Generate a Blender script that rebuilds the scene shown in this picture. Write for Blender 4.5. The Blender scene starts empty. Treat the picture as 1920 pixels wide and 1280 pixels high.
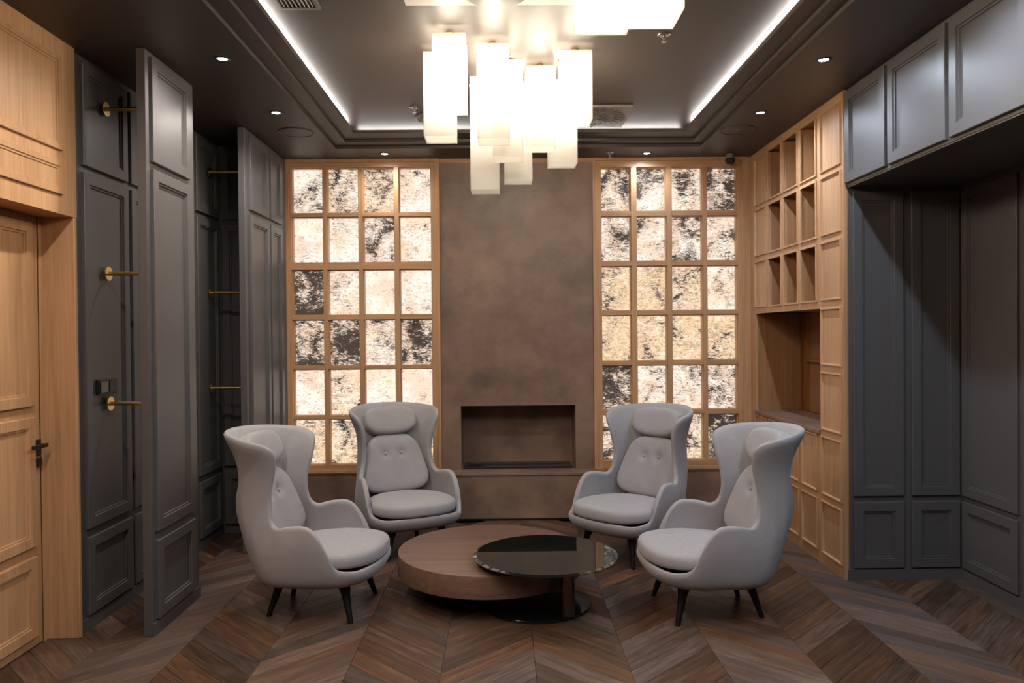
import bpy, bmesh, math, random
import numpy as np
from mathutils import Matrix, Vector

random.seed(7)
S = bpy.context.scene
COL = S.collection
PI = math.pi

# ------------------------------------------------------------------ camera
F_PX = 1420.0
CAM_H = 1.70
def nrm(v):
    v = np.array(v, float)
    return v / np.linalg.norm(v)
_Y = nrm([(943 - 960) / F_PX, (625 - 640) / F_PX, 1.0])      # room depth axis in camera frame (x right, y down, z forward)
_X = np.array([1, -0.009, 0.0])
_X = nrm(_X - _Y * _X.dot(_Y))
_Z = -np.cross(_Y, _X) if np.cross(_Y, _X)[1] > 0 else np.cross(_Y, _X)
M_ = np.stack([_X, _Y, _Z], 1)
cam = bpy.data.cameras.new('camera')
camo = bpy.data.objects.new('camera', cam)
COL.objects.link(camo)
mw = Matrix.Identity(4)
for i in range(3):
    mw[i][0] = M_[0][i]
    mw[i][1] = -M_[1][i]
    mw[i][2] = -M_[2][i]
mw[2][3] = CAM_H
camo.matrix_world = mw
cam.sensor_width = 36.0
cam.sensor_fit = 'HORIZONTAL'
cam.lens = F_PX / 1920 * 36
cam.clip_start = 0.05
cam.clip_end = 60
S.camera = camo

# ------------------------------------------------------------------ world, exposure, light levels
W = bpy.data.worlds.new('world')
S.world = W
W.use_nodes = True
W.node_tree.nodes['Background'].inputs[0].default_value = (0.5, 0.45, 0.42, 1)
W.node_tree.nodes['Background'].inputs[1].default_value = 0.0
S.view_settings.view_transform = 'Standard'
S.view_settings.look = 'None'
S.view_settings.gamma = 1
S.view_settings.use_curve_mapping = False
S.view_settings.exposure = 0.85
S.cycles.use_denoising = True
S.cycles.caustics_reflective = False
S.cycles.caustics_refractive = False
S.cycles.max_bounces = 10
S.cycles.diffuse_bounces = 5
S.cycles.transparent_max_bounces = 12
S.cycles.sample_clamp_indirect = 6

SPOT_W = {'left': 36.0, 'right': 35.0}          # ceiling downlights of the two rows
SPOT_COL = {'left': (1.0, 0.90, 0.80), 'right': (0.74, 0.85, 1.0)}
LED_E = 36.0            # cove strip radiance
ONYX_E = 0.64           # backlit stone
BULB_E = 210.0          # pendant bulbs
BULB_COL = (1.0, 0.86, 0.70)

# ------------------------------------------------------------------ room measures
H = 3.325
YB = 7.05
XL_DARK = -2.43
XL_OAK = -2.40
XL_DOOR = -2.59
XR = 2.315
YN = 5.115             # back of the dark nook
XN = 3.12              # side of the dark nook
YF = -1.2              # wall behind the camera
ZT = 3.45              # tray ceiling

# ------------------------------------------------------------------ materials
def new_mat(name):
    m = bpy.data.materials.new(name)
    m.use_nodes = True
    nt = m.node_tree
    return m, nt, nt.nodes, nt.links, nt.nodes['Principled BSDF']

def plain(name, col, rough=0.5, metal=0.0, spec=0.5, bump=0.0, bscale=200, var=0.0):
    m, nt, N, L, b = new_mat(name)
    b.inputs['Base Color'].default_value = (*col, 1)
    b.inputs['Roughness'].default_value = rough
    b.inputs['Metallic'].default_value = metal
    b.inputs['Specular IOR Level'].default_value = spec
    tc = N.new('ShaderNodeTexCoord')
    nz = N.new('ShaderNodeTexNoise')
    nz.inputs['Scale'].default_value = bscale
    nz.inputs['Detail'].default_value = 3
    L.new(tc.outputs['Object'], nz.inputs['Vector'])
    if bump:
        bp = N.new('ShaderNodeBump')
        bp.inputs['Strength'].default_value = bump
        bp.inputs['Distance'].default_value = 0.002
        L.new(nz.outputs['Fac'], bp.inputs['Height'])
        L.new(bp.outputs['Normal'], b.inputs['Normal'])
    if var:
        n2 = N.new('ShaderNodeTexNoise')
        n2.inputs['Scale'].default_value = 3
        n2.inputs['Detail'].default_value = 4
        L.new(tc.outputs['Object'], n2.inputs['Vector'])
        mx = N.new('ShaderNodeMix')
        mx.data_type = 'RGBA'
        mx.inputs['A'].default_value = (*[c * (1 - var) for c in col], 1)
        mx.inputs['B'].default_value = (*[c * (1 + var) for c in col], 1)
        L.new(n2.outputs['Fac'], mx.inputs['Factor'])
        L.new(mx.outputs['Result'], b.inputs['Base Color'])
    return m

def emis(name, col, strength):
    m, nt, N, L, b = new_mat(name)
    b.inputs['Base Color'].default_value = (*col, 1)
    b.inputs['Emission Color'].default_value = (*col, 1)
    b.inputs['Emission Strength'].default_value = strength
    return m

def wood(name, c0, c1, c2, rough=0.42, axis='Z', rnd=0.12, scale=1.0):
    """fine straight grain along one axis"""
    m, nt, N, L, b = new_mat(name)
    geo = N.new('ShaderNodeNewGeometry')
    oi = N.new('ShaderNodeObjectInfo')
    add = N.new('ShaderNodeVectorMath')
    add.operation = 'ADD'
    sc = N.new('ShaderNodeVectorMath')
    sc.operation = 'SCALE'
    sc.inputs['Scale'].default_value = 7.0
    cmb = N.new('ShaderNodeCombineXYZ')
    for k in range(3):
        L.new(oi.outputs['Random'], cmb.inputs[k])
    L.new(cmb.outputs[0], sc.inputs[0])
    L.new(geo.outputs['Position'], add.inputs[0])
    L.new(sc.outputs[0], add.inputs[1])
    mp = N.new('ShaderNodeMapping')
    s = {'X': (1.2, 34, 34), 'Y': (34, 1.2, 34), 'Z': (34, 34, 1.2)}[axis]
    mp.inputs['Scale'].default_value = [v * scale for v in s]
    L.new(add.outputs[0], mp.inputs['Vector'])
    n1 = N.new('ShaderNodeTexNoise')
    n1.inputs['Scale'].default_value = 1.0
    n1.inputs['Detail'].default_value = 6
    n1.inputs['Roughness'].default_value = 0.65
    n1.inputs['Distortion'].default_value = 0.4
    L.new(mp.outputs[0], n1.inputs['Vector'])
    mp2 = N.new('ShaderNodeMapping')
    mp2.inputs['Scale'].default_value = [v * scale * (5 if v > 5 else 2.5) for v in s]
    L.new(add.outputs[0], mp2.inputs['Vector'])
    n2 = N.new('ShaderNodeTexNoise')
    n2.inputs['Scale'].default_value = 1.0
    n2.inputs['Detail'].default_value = 2
    L.new(mp2.outputs[0], n2.inputs['Vector'])
    cr = N.new('ShaderNodeValToRGB')
    cr.color_ramp.elements[0].position = 0.28
    cr.color_ramp.elements[0].color = (*c0, 1)
    cr.color_ramp.elements[1].position = 0.72
    cr.color_ramp.elements[1].color = (*c2, 1)
    e = cr.color_ramp.elements.new(0.5)
    e.color = (*c1, 1)
    mm = N.new('ShaderNodeMath')
    mm.operation = 'MULTIPLY_ADD'
    mm.inputs[1].default_value = 0.35
    L.new(n2.outputs['Fac'], mm.inputs[0])
    m3 = N.new('ShaderNodeMath')
    m3.operation = 'MULTIPLY_ADD'
    m3.inputs[1].default_value = 0.75
    m3.inputs[2].default_value = -0.05
    L.new(n1.outputs['Fac'], m3.inputs[0])
    L.new(m3.outputs[0], mm.inputs[2])
    L.new(mm.outputs[0], cr.inputs['Fac'])
    hsv = N.new('ShaderNodeHueSaturation')
    rv = N.new('ShaderNodeMath')
    rv.operation = 'MULTIPLY_ADD'
    rv.inputs[1].default_value = 2 * rnd
    rv.inputs[2].default_value = 1 - rnd
    L.new(oi.outputs['Random'], rv.inputs[0])
    L.new(rv.outputs[0], hsv.inputs['Value'])
    L.new(cr.outputs['Color'], hsv.inputs['Color'])
    L.new(hsv.outputs['Color'], b.inputs['Base Color'])
    b.inputs['Roughness'].default_value = rough
    bp = N.new('ShaderNodeBump')
    bp.inputs['Strength'].default_value = 0.12
    bp.inputs['Distance'].default_value = 0.002
    L.new(mm.outputs[0], bp.inputs['Height'])
    L.new(bp.outputs['Normal'], b.inputs['Normal'])
    return m

OAK = wood('oak_vertical', (0.37, 0.198, 0.098), (0.48, 0.278, 0.146), (0.58, 0.352, 0.195), rnd=0.06)
OAK_Y = wood('oak_along_y', (0.37, 0.198, 0.098), (0.48, 0.278, 0.146), (0.58, 0.352, 0.195), axis='Y', rnd=0.06)
OAK_X = wood('oak_along_x', (0.37, 0.198, 0.098), (0.48, 0.278, 0.146), (0.58, 0.352, 0.195), axis='X', rnd=0.06)
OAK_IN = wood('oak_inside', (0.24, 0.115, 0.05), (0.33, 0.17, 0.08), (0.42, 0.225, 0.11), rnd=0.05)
TABLE_WOOD = wood('table_walnut', (0.095, 0.050, 0.033), (0.145, 0.082, 0.056), (0.20, 0.118, 0.082), axis='X', rnd=0.0, scale=0.8)
DARK = plain('charcoal_lacquer', (0.085, 0.081, 0.083), 0.42, bump=0.03, bscale=400, var=0.05)
CEIL = plain('ceiling_paint_dark', (0.045, 0.034, 0.029), 0.48, bump=0.02, bscale=60, var=0.06)
BLACK = plain('black_metal', (0.012, 0.012, 0.013), 0.4)
BLACKGL = plain('black_gloss', (0.008, 0.009, 0.009), 0.12)
BRASS = plain('brushed_brass', (0.72, 0.48, 0.20), 0.28, metal=1.0)
LEGM = plain('black_stained_ash', (0.008, 0.007, 0.007), 0.42, spec=0.25)
GREYM = plain('grey_metal', (0.17, 0.15, 0.14), 0.45, metal=0.2)
SHELLW = plain('white_metal', (0.72, 0.70, 0.66), 0.5)
STEEL = plain('steel', (0.5, 0.48, 0.46), 0.25, metal=1.0)
DOMEG = plain('smoked_dome', (0.02, 0.02, 0.02), 0.08)

def stone_mat():
    m, nt, N, L, b = new_mat('brown_stone')
    geo = N.new('ShaderNodeNewGeometry')
    n1 = N.new('ShaderNodeTexNoise')
    n1.inputs['Scale'].default_value = 2.2
    n1.inputs['Detail'].default_value = 8
    n1.inputs['Roughness'].default_value = 0.62
    L.new(geo.outputs['Position'], n1.inputs['Vector'])
    cr = N.new('ShaderNodeValToRGB')
    cr.color_ramp.elements[0].position = 0.32
    cr.color_ramp.elements[0].color = (0.112, 0.076, 0.056, 1)
    cr.color_ramp.elements[1].position = 0.70
    cr.color_ramp.elements[1].color = (0.290, 0.180, 0.132, 1)
    L.new(n1.outputs['Fac'], cr.inputs['Fac'])
    n2 = N.new('ShaderNodeTexNoise')
    n2.inputs['Scale'].default_value = 38
    n2.inputs['Detail'].default_value = 5
    n2.inputs['Roughness'].default_value = 0.7
    L.new(geo.outputs['Position'], n2.inputs['Vector'])
    c2 = N.new('ShaderNodeValToRGB')
    c2.color_ramp.elements[0].position = 0.60
    c2.color_ramp.elements[0].color = (0, 0, 0, 1)
    c2.color_ramp.elements[1].position = 0.72
    c2.color_ramp.elements[1].color = (1, 1, 1, 1)
    L.new(n2.outputs['Fac'], c2.inputs['Fac'])
    mx = N.new('ShaderNodeMix')
    mx.data_type = 'RGBA'
    mx.inputs['B'].default_value = (0.27, 0.15, 0.105, 1)
    L.new(cr.outputs['Color'], mx.inputs['A'])
    ml = N.new('ShaderNodeMath')
    ml.operation = 'MULTIPLY'
    ml.inputs[1].default_value = 0.45
    L.new(c2.outputs['Color'], ml.inputs[0])
    L.new(ml.outputs[0], mx.inputs['Factor'])
    L.new(mx.outputs['Result'], b.inputs['Base Color'])
    b.inputs['Roughness'].default_value = 0.42
    bp = N.new('ShaderNodeBump')
    bp.inputs['Strength'].default_value = 0.25
    bp.inputs['Distance'].default_value = 0.003
    L.new(n2.outputs['Fac'], bp.inputs['Height'])
    L.new(bp.outputs['Normal'], b.inputs['Normal'])
    return m
STONE = stone_mat()

def onyx_mat():
    m, nt, N, L, b = new_mat('backlit_onyx')
    geo = N.new('ShaderNodeNewGeometry')
    def attr(n):
        a = N.new('ShaderNodeAttribute')
        a.attribute_type = 'OBJECT'
        a.attribute_name = n
        return a.outputs['Fac']
    dark, gold, seed = attr('dark'), attr('gold'), attr('seed')
    off = N.new('ShaderNodeCombineXYZ')
    L.new(seed, off.inputs[1])
    add = N.new('ShaderNodeVectorMath')
    L.new(geo.outputs['Position'], add.inputs[0])
    L.new(off.outputs[0], add.inputs[1])
    def noise(scale, detail, rough, dist, sx=1, sz=1):
        mp = N.new('ShaderNodeMapping')
        mp.inputs['Scale'].default_value = (sx, 1, sz)
        L.new(add.outputs[0], mp.inputs['Vector'])
        n = N.new('ShaderNodeTexNoise')
        n.inputs['Scale'].default_value = scale
        n.inputs['Detail'].default_value = detail
        n.inputs['Roughness'].default_value = rough
        n.inputs['Distortion'].default_value = dist
        L.new(mp.outputs[0], n.inputs['Vector'])
        return n.outputs['Fac']
    def math_(op, a, b_=None, c=None):
        n = N.new('ShaderNodeMath')
        n.operation = op
        for i, v in enumerate((a, b_, c)):
            if v is None:
                continue
            if isinstance(v, (int, float)):
                n.inputs[i].default_value = v
            else:
                L.new(v, n.inputs[i])
        return n.outputs[0]
    def ramp(fac, p0, p1):
        n = N.new('ShaderNodeMapRange')
        n.interpolation_type = 'SMOOTHSTEP'
        n.inputs['From Min'].default_value = p0
        n.inputs['From Max'].default_value = p1
        L.new(fac, n.inputs['Value'])
        return n.outputs['Result']
    big = noise(3.6, 3, 0.5, 0.8)
    blot = noise(15, 12, 0.78, 2.2, 0.62, 1.45)
    fine = noise(40, 9, 0.78, 1.4, 0.65, 1.4)
    cloud = noise(6, 5, 0.6, 0.5)
    vein = noise(5.5, 6, 0.6, 1.6, 0.7, 1.2)
    # dark figure: blotches gated by a broad field, amount per slab
    v = math_('ADD', math_('MULTIPLY', big, 1.1), math_('MULTIPLY', blot, 1.25))
    v = math_('ADD', v, math_('MULTIPLY', fine, 0.75))
    v = math_('ADD', v, math_('MULTIPLY', dark, 0.30))
    d = ramp(v, 1.785, 1.87)
    halo = ramp(v, 1.58, 1.84)
    # small flecks and thin veins
    f2 = math_('ADD', fine, math_('MULTIPLY', math_('ADD', big, dark), 0.10))
    fleck = ramp(f2, 0.605, 0.68)
    vl = math_('SUBTRACT', 1.0, ramp(math_('ABSOLUTE', math_('SUBTRACT', vein, 0.5)), 0.0, 0.022))
    vl = math_('MULTIPLY', vl, ramp(blot, 0.42, 0.60))
    g = ramp(math_('ADD', cloud, math_('MULTIPLY', gold, 0.25)), 0.48, 0.80)
    gf = math_('MULTIPLY', ramp(math_('ADD', blot, math_('MULTIPLY', gold, 0.14)), 0.54, 0.68), ramp(gold, 0.0, 0.6))
    def mix(a, b_, f):
        n = N.new('ShaderNodeMix')
        n.data_type = 'RGBA'
        for key, val in (('A', a), ('B', b_)):
            if isinstance(val, tuple):
                n.inputs[key].default_value = (*val, 1)
            else:
                L.new(val, n.inputs[key])
        L.new(f, n.inputs['Factor'])
        return n.outputs['Result']
    base = mix((0.93, 0.70, 0.54), (1.0, 0.90, 0.80), ramp(noise(4, 5, 0.6, 0.4), 0.38, 0.60))
    base = mix(base, (1.0, 0.82, 0.56), math_('MULTIPLY', g, 0.6))
    base = mix(base, (0.72, 0.40, 0.13), math_('MULTIPLY', gf, 0.6))
    base = mix(base, (0.50, 0.37, 0.30), math_('MULTIPLY', halo, 0.6))
    base = mix(base, (0.20, 0.13, 0.085), math_('MULTIPLY', math_('MAXIMUM', fleck, vl), 0.75))
    base = mix(base, (0.035, 0.026, 0.022), d)
    L.new(base, b.inputs['Emission Color'])
    b.inputs['Emission Strength'].default_value = ONYX_E
    b.inputs['Base Color'].default_value = (0.06, 0.05, 0.045, 1)
    b.inputs['Roughness'].default_value = 0.12
    return m
ONYX = onyx_mat()

def fabric_mat():
    m, nt, N, L, b = new_mat('grey_wool_fabric')
    tc = N.new('ShaderNodeTexCoord')
    n1 = N.new('ShaderNodeTexNoise')
    n1.inputs['Scale'].default_value = 9
    n1.inputs['Detail'].default_value = 5
    L.new(tc.outputs['Object'], n1.inputs['Vector'])
    mp = N.new('ShaderNodeMapping')
    mp.inputs['Scale'].default_value = (60, 60, 420)
    L.new(tc.outputs['Object'], mp.inputs['Vector'])
    n2 = N.new('ShaderNodeTexNoise')
    n2.inputs['Scale'].default_value = 1
    n2.inputs['Detail'].default_value = 3
    L.new(mp.outputs[0], n2.inputs['Vector'])
    mx = N.new('ShaderNodeMix')
    mx.data_type = 'RGBA'
    mx.inputs['A'].default_value = (0.235, 0.225, 0.235, 1)
    mx.inputs['B'].default_value = (0.40, 0.385, 0.40, 1)
    av = N.new('ShaderNodeMath')
    av.operation = 'MULTIPLY_ADD'
    av.inputs[1].default_value = 0.7
    L.new(n2.outputs['Fac'], av.inputs[0])
    sc = N.new('ShaderNodeMath')
    sc.operation = 'MULTIPLY'
    sc.inputs[1].default_value = 0.3
    L.new(n1.outputs['Fac'], sc.inputs[0])
    L.new(sc.outputs[0], av.inputs[2])
    L.new(av.outputs[0], mx.inputs['Factor'])
    L.new(mx.outputs['Result'], b.inputs['Base Color'])
    b.inputs['Roughness'].default_value = 0.95
    b.inputs['Specular IOR Level'].default_value = 0.2
    b.inputs['Sheen Weight'].default_value = 0.15
    bp = N.new('ShaderNodeBump')
    bp.inputs['Strength'].default_value = 0.18
    bp.inputs['Distance'].default_value = 0.002
    L.new(n2.outputs['Fac'], bp.inputs['Height'])
    L.new(bp.outputs['Normal'], b.inputs['Normal'])
    return m
FABRIC = fabric_mat()

def plank_mat(name, sgn):
    """brown oiled oak with brushed grain along (1, sgn, 0)"""
    m, nt, N, L, b = new_mat(name)
    geo = N.new('ShaderNodeNewGeometry')
    oi = N.new('ShaderNodeObjectInfo')
    mp = N.new('ShaderNodeMapping')
    mp.vector_type = 'POINT'
    mp.inputs['Rotation'].default_value = (0, 0, -sgn * PI / 4)
    L.new(geo.outputs['Position'], mp.inputs['Vector'])
    cmb = N.new('ShaderNodeCombineXYZ')
    mlt = N.new('ShaderNodeMath')
    mlt.operation = 'MULTIPLY'
    mlt.inputs[1].default_value = 40
    L.new(oi.outputs['Random'], mlt.inputs[0])
    L.new(mlt.outputs[0], cmb.inputs[2])
    ad = N.new('ShaderNodeVectorMath')
    L.new(mp.outputs[0], ad.inputs[0])
    L.new(cmb.outputs[0], ad.inputs[1])
    def noise(sx, sy, det, dist=0.0):
        p = N.new('ShaderNodeMapping')
        p.inputs['Scale'].default_value = (sx, sy, 1)
        L.new(ad.outputs[0], p.inputs['Vector'])
        n = N.new('ShaderNodeTexNoise')
        n.inputs['Scale'].default_value = 1
        n.inputs['Detail'].default_value = det
        n.inputs['Roughness'].default_value = 0.65
        n.inputs['Distortion'].default_value = dist
        L.new(p.outputs[0], n.inputs['Vector'])
        return n.outputs['Fac']
    g1 = noise(3.0, 38, 6, 0.6)
    g2 = noise(9, 190, 3)
    cr = N.new('ShaderNodeValToRGB')
    cr.color_ramp.elements[0].position = 0.30
    cr.color_ramp.elements[0].color = (0.026, 0.014, 0.009, 1)
    cr.color_ramp.elements[1].position = 0.75
    cr.color_ramp.elements[1].color = (0.165, 0.092, 0.056, 1)
    e = cr.color_ramp.elements.new(0.52)
    e.color = (0.080, 0.043, 0.027, 1)
    mm = N.new('ShaderNodeMath')
    mm.operation = 'MULTIPLY_ADD'
    mm.inputs[1].default_value = 0.35
    L.new(g2, mm.inputs[0])
    ms = N.new('ShaderNodeMath')
    ms.operation = 'MULTIPLY'
    ms.inputs[1].default_value = 0.68
    L.new(g1, ms.inputs[0])
    L.new(ms.outputs[0], mm.inputs[2])
    L.new(mm.outputs[0], cr.inputs['Fac'])
    hsv = N.new('ShaderNodeHueSaturation')
    rv = N.new('ShaderNodeMapRange')
    rv.inputs['To Min'].default_value = 0.65
    rv.inputs['To Max'].default_value = 1.5
    L.new(oi.outputs['Random'], rv.inputs['Value'])
    L.new(rv.outputs['Result'], hsv.inputs['Value'])
    wn = N.new('ShaderNodeTexWhiteNoise')
    wn.noise_dimensions = '1D'
    L.new(oi.outputs['Random'], wn.inputs['W'])
    sv = N.new('ShaderNodeMapRange')
    sv.inputs['To Min'].default_value = 0.7
    sv.inputs['To Max'].default_value = 1.15
    L.new(wn.outputs['Value'], sv.inputs['Value'])
    L.new(sv.outputs['Result'], hsv.inputs['Saturation'])
    L.new(cr.outputs['Color'], hsv.inputs['Color'])
    L.new(hsv.outputs['Color'], b.inputs['Base Color'])
    b.inputs['Roughness'].default_value = 0.46
    b.inputs['Specular IOR Level'].default_value = 0.4
    b.inputs['Anisotropic'].default_value = 0.75
    tg = N.new('ShaderNodeCombineXYZ')
    tg.inputs[0].default_value = 0.7071
    tg.inputs[1].default_value = -sgn * 0.7071
    L.new(tg.outputs[0], b.inputs['Tangent'])
    bp = N.new('ShaderNodeBump')
    bp.inputs['Strength'].default_value = 0.35
    bp.inputs['Distance'].default_value = 0.002
    L.new(mm.outputs[0], bp.inputs['Height'])
    L.new(bp.outputs['Normal'], b.inputs['Normal'])
    return m
PLANK = {1: plank_mat('brown_plank_rising', 1), -1: plank_mat('brown_plank_falling', -1)}

def shade_mat():
    m, nt, N, L, b = new_mat('frosted_glass')
    out = N['Material Output']
    N.remove(b)
    tr = N.new('ShaderNodeBsdfTransparent')
    tr.inputs[0].default_value = (0.95, 0.95, 0.93, 1)
    tl = N.new('ShaderNodeBsdfTranslucent')
    tl.inputs[0].default_value = (0.60, 0.58, 0.56, 1)
    df = N.new('ShaderNodeBsdfDiffuse')
    df.inputs[0].default_value = (0.58, 0.565, 0.545, 1)
    gl = N.new('ShaderNodeBsdfGlossy')
    gl.inputs['Roughness'].default_value = 0.25
    tc = N.new('ShaderNodeTexCoord')
    nz = N.new('ShaderNodeTexNoise')
    nz.inputs['Scale'].default_value = 300
    L.new(tc.outputs['Object'], nz.inputs['Vector'])
    bp = N.new('ShaderNodeBump')
    bp.inputs['Strength'].default_value = 0.1
    bp.inputs['Distance'].default_value = 0.001
    L.new(nz.outputs['Fac'], bp.inputs['Height'])
    L.new(bp.outputs['Normal'], gl.inputs['Normal'])
    def mix(f, a, c):
        n = N.new('ShaderNodeMixShader')
        n.inputs[0].default_value = f
        L.new(a.outputs[0], n.inputs[1])
        L.new(c.outputs[0], n.inputs[2])
        return n
    x = mix(0.45, tl, df)
    x = mix(0.06, x, gl)
    x = mix(0.42, tr, x)
    L.new(x.outputs[0], out.inputs['Surface'])
    return m
SHADE = shade_mat()
BULB = emis('warm_bulb', BULB_COL, BULB_E)
LED = emis('led_strip_light', (1.0, 0.93, 0.87), LED_E)
LENS = emis('downlight_lens', (0.80, 0.90, 1.0), 30.0)

def smoked_glass():
    m, nt, N, L, b = new_mat('smoked_glass')
    b.inputs['Base Color'].default_value = (0.010, 0.013, 0.011, 1)
    b.inputs['Roughness'].default_value = 0.02
    b.inputs['IOR'].default_value = 1.52
    b.inputs['Transmission Weight'].default_value = 0.35
    b.inputs['Coat Weight'].default_value = 0.5
    b.inputs['Coat Roughness'].default_value = 0.01
    tc = N.new('ShaderNodeTexCoord')
    nz = N.new('ShaderNodeTexNoise')
    nz.inputs['Scale'].default_value = 2
    L.new(tc.outputs['Object'], nz.inputs['Vector'])
    mr = N.new('ShaderNodeMapRange')
    mr.inputs['To Min'].default_value = 0.015
    mr.inputs['To Max'].default_value = 0.035
    L.new(nz.outputs['Fac'], mr.inputs['Value'])
    L.new(mr.outputs['Result'], b.inputs['Roughness'])
    return m
SMOKED = smoked_glass()

# ------------------------------------------------------------------ builders
class MB:
    def __init__(s):
        s.v = []
        s.f = []
    def add(s, vs, fs):
        o = len(s.v)
        s.v += [tuple(float(c) for c in p) for p in vs]
        s.f += [tuple(i + o for i in q) for q in fs]
        return s
    def box(s, x0, y0, z0, x1, y1, z1):
        return s.add([(x0, y0, z0), (x1, y0, z0), (x1, y1, z0), (x0, y1, z0), (x0, y0, z1), (x1, y0, z1), (x1, y1, z1), (x0, y1, z1)],
                     [(0, 3, 2, 1), (4, 5, 6, 7), (0, 1, 5, 4), (1, 2, 6, 5), (2, 3, 7, 6), (3, 0, 4, 7)])
    def bbox(s, x0, y0, z0, x1, y1, z1, r=0.003):
        """box with chamfered edges"""
        bm = bmesh.new()
        bmesh.ops.create_cube(bm, size=1)
        for v in bm.verts:
            v.co = Vector(((x0 + x1) / 2 + v.co.x * (x1 - x0), (y0 + y1) / 2 + v.co.y * (y1 - y0), (z0 + z1) / 2 + v.co.z * (z1 - z0)))
        bmesh.ops.bevel(bm, geom=bm.edges[:], offset=r, segments=1, affect='EDGES', profile=0.5)
        bm.verts.index_update()
        s.add([v.co for v in bm.verts], [[v.index for v in f.verts] for f in bm.faces])
        bm.free()
        return s
    def panel(s, o, U, V, N, w, h, loops, cap_back=True):
        """concentric rectangles: loops = [(inset, height along N)]; o = lower corner on the base plane"""
        o, U, V, N = (np.array(a, float) for a in (o, U, V, N))
        pts = []
        for ins, d in loops:
            for a, c in ((ins, ins), (w - ins, ins), (w - ins, h - ins), (ins, h - ins)):
                pts.append(o + U * a + V * c + N * d)
        fs = []
        flip = np.dot(np.cross(U, V), N) < 0
        for k in range(len(loops) - 1):
            for j in range(4):
                a, b_ = 4 * k + j, 4 * k + (j + 1) % 4
                q = (a, b_, b_ + 4, a + 4)
                fs.append(q[::-1] if flip else q)
        q = tuple(4 * (len(loops) - 1) + j for j in range(4))
        fs.append(q[::-1] if flip else q)
        if cap_back:
            q = (3, 2, 1, 0)
            fs.append(q[::-1] if flip else q)
        return s.add(pts, fs)
    def tube(s, a, b_, r0, r1=None, n=16, caps=True):
        a, b_ = np.array(a, float), np.array(b_, float)
        r1 = r0 if r1 is None else r1
        d = nrm(b_ - a)
        t = np.array([1, 0, 0]) if abs(d[0]) < 0.9 else np.array([0, 1, 0])
        u = nrm(np.cross(d, t))
        w = np.cross(d, u)
        vs = []
        for c, r in ((a, r0), (b_, r1)):
            for k in range(n):
                g = 2 * PI * k / n
                vs.append(c + r * (math.cos(g) * u + math.sin(g) * w))
        fs = [(k, (k + 1) % n, n + (k + 1) % n, n + k) for k in range(n)]
        if caps:
            fs += [tuple(range(n))[::-1], tuple(range(n, 2 * n))]
        return s.add(vs, fs)
    def lathe(s, c, prof, n=48, close=True):
        """profile [(r, z)] from bottom/outer to top around a vertical axis at c"""
        vs, fs = [], []
        for r, z in prof:
            for k in range(n):
                g = 2 * PI * k / n
                vs.append((c[0] + r * math.cos(g), c[1] + r * math.sin(g), c[2] + z))
        m = len(prof)
        for i in range(m - 1):
            for k in range(n):
                fs.append((i * n + k, i * n + (k + 1) % n, (i + 1) * n + (k + 1) % n, (i + 1) * n + k))
        if close:
            fs.append(tuple(range(n))[::-1])
            fs.append(tuple((m - 1) * n + k for k in range(n)))
        return s.add(vs, fs)
    def mesh(s, name, mat, smooth=False):
        me = bpy.data.meshes.new(name)
        me.from_pydata(s.v, [], s.f)
        me.materials.append(mat)
        if smooth:
            me.polygons.foreach_set('use_smooth', [True] * len(me.polygons))
        me.update()
        return me
    def build(s, name, mat, parent=None, smooth=False, loc=None, angle=None):
        o = bpy.data.objects.new(name, s.mesh(name, mat, smooth or angle is not None))
        COL.objects.link(o)
        if angle is not None:
            o.data.set_sharp_from_angle(angle=math.radians(angle))
        if loc is not None:
            o.location = loc
        if parent is not None:
            o.parent = parent
            pl = Vector((0, 0, 0))
            q = parent
            while q is not None:
                pl += q.location
                q = q.parent
            if loc is None:
                o.location = -pl     # vertices are in room coordinates
        return o

def tag(o, label=None, cat=None, group=None, kind=None):
    if label: o['label'] = label
    if cat: o['category'] = cat
    if group: o['group'] = group
    if kind: o['kind'] = kind
    return o
def thing(name, loc, label, cat, group=None, rz=0.0):
    o = bpy.data.objects.new(name, None)
    o.empty_display_size = 0.1
    COL.objects.link(o)
    o.location = loc
    o.rotation_euler = (0, 0, rz)
    return tag(o, label, cat, group)
def struct(o):
    o['kind'] = 'structure'
    return o
def copy_tree(o, parent=None):
    c = o.copy()
    COL.objects.link(c)
    c.parent = parent
    for ch in list(o.children):
        copy_tree(ch, c)
    return c

X_, Y_, Z_ = (1, 0, 0), (0, 1, 0), (0, 0, 1)
NX_, NY_ = (-1, 0, 0), (0, -1, 0)
def door_loops(fw=0.062, T=0.022):
    return [(0, 0), (0, T - 0.003), (0.003, T), (fw, T), (fw + 0.002, T * 0.6), (fw + 0.013, T * 0.6), (fw + 0.015, T * 0.22), (fw + 0.03, T * 0.22)]
def wall_panel(name, mat, parent, y0, y1, z0, z1, x, side, fw=0.062, T=0.022):
    """raised panel on a plane x = const; side +1 faces +x"""
    m = MB()
    m.panel((x, y0, z0), Y_, Z_, X_ if side > 0 else NX_, y1 - y0, z1 - z0, door_loops(fw, T))
    return m.build(name, mat, parent)
def front_panel(name, mat, parent, x0, x1, z0, z1, y, fw=0.062, T=0.022):
    """raised panel on a plane y = const facing the camera (-y)"""
    m = MB()
    m.panel((x0, y, z0), X_, Z_, NY_, x1 - x0, z1 - z0, door_loops(fw, T))
    return m.build(name, mat, parent)

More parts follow.
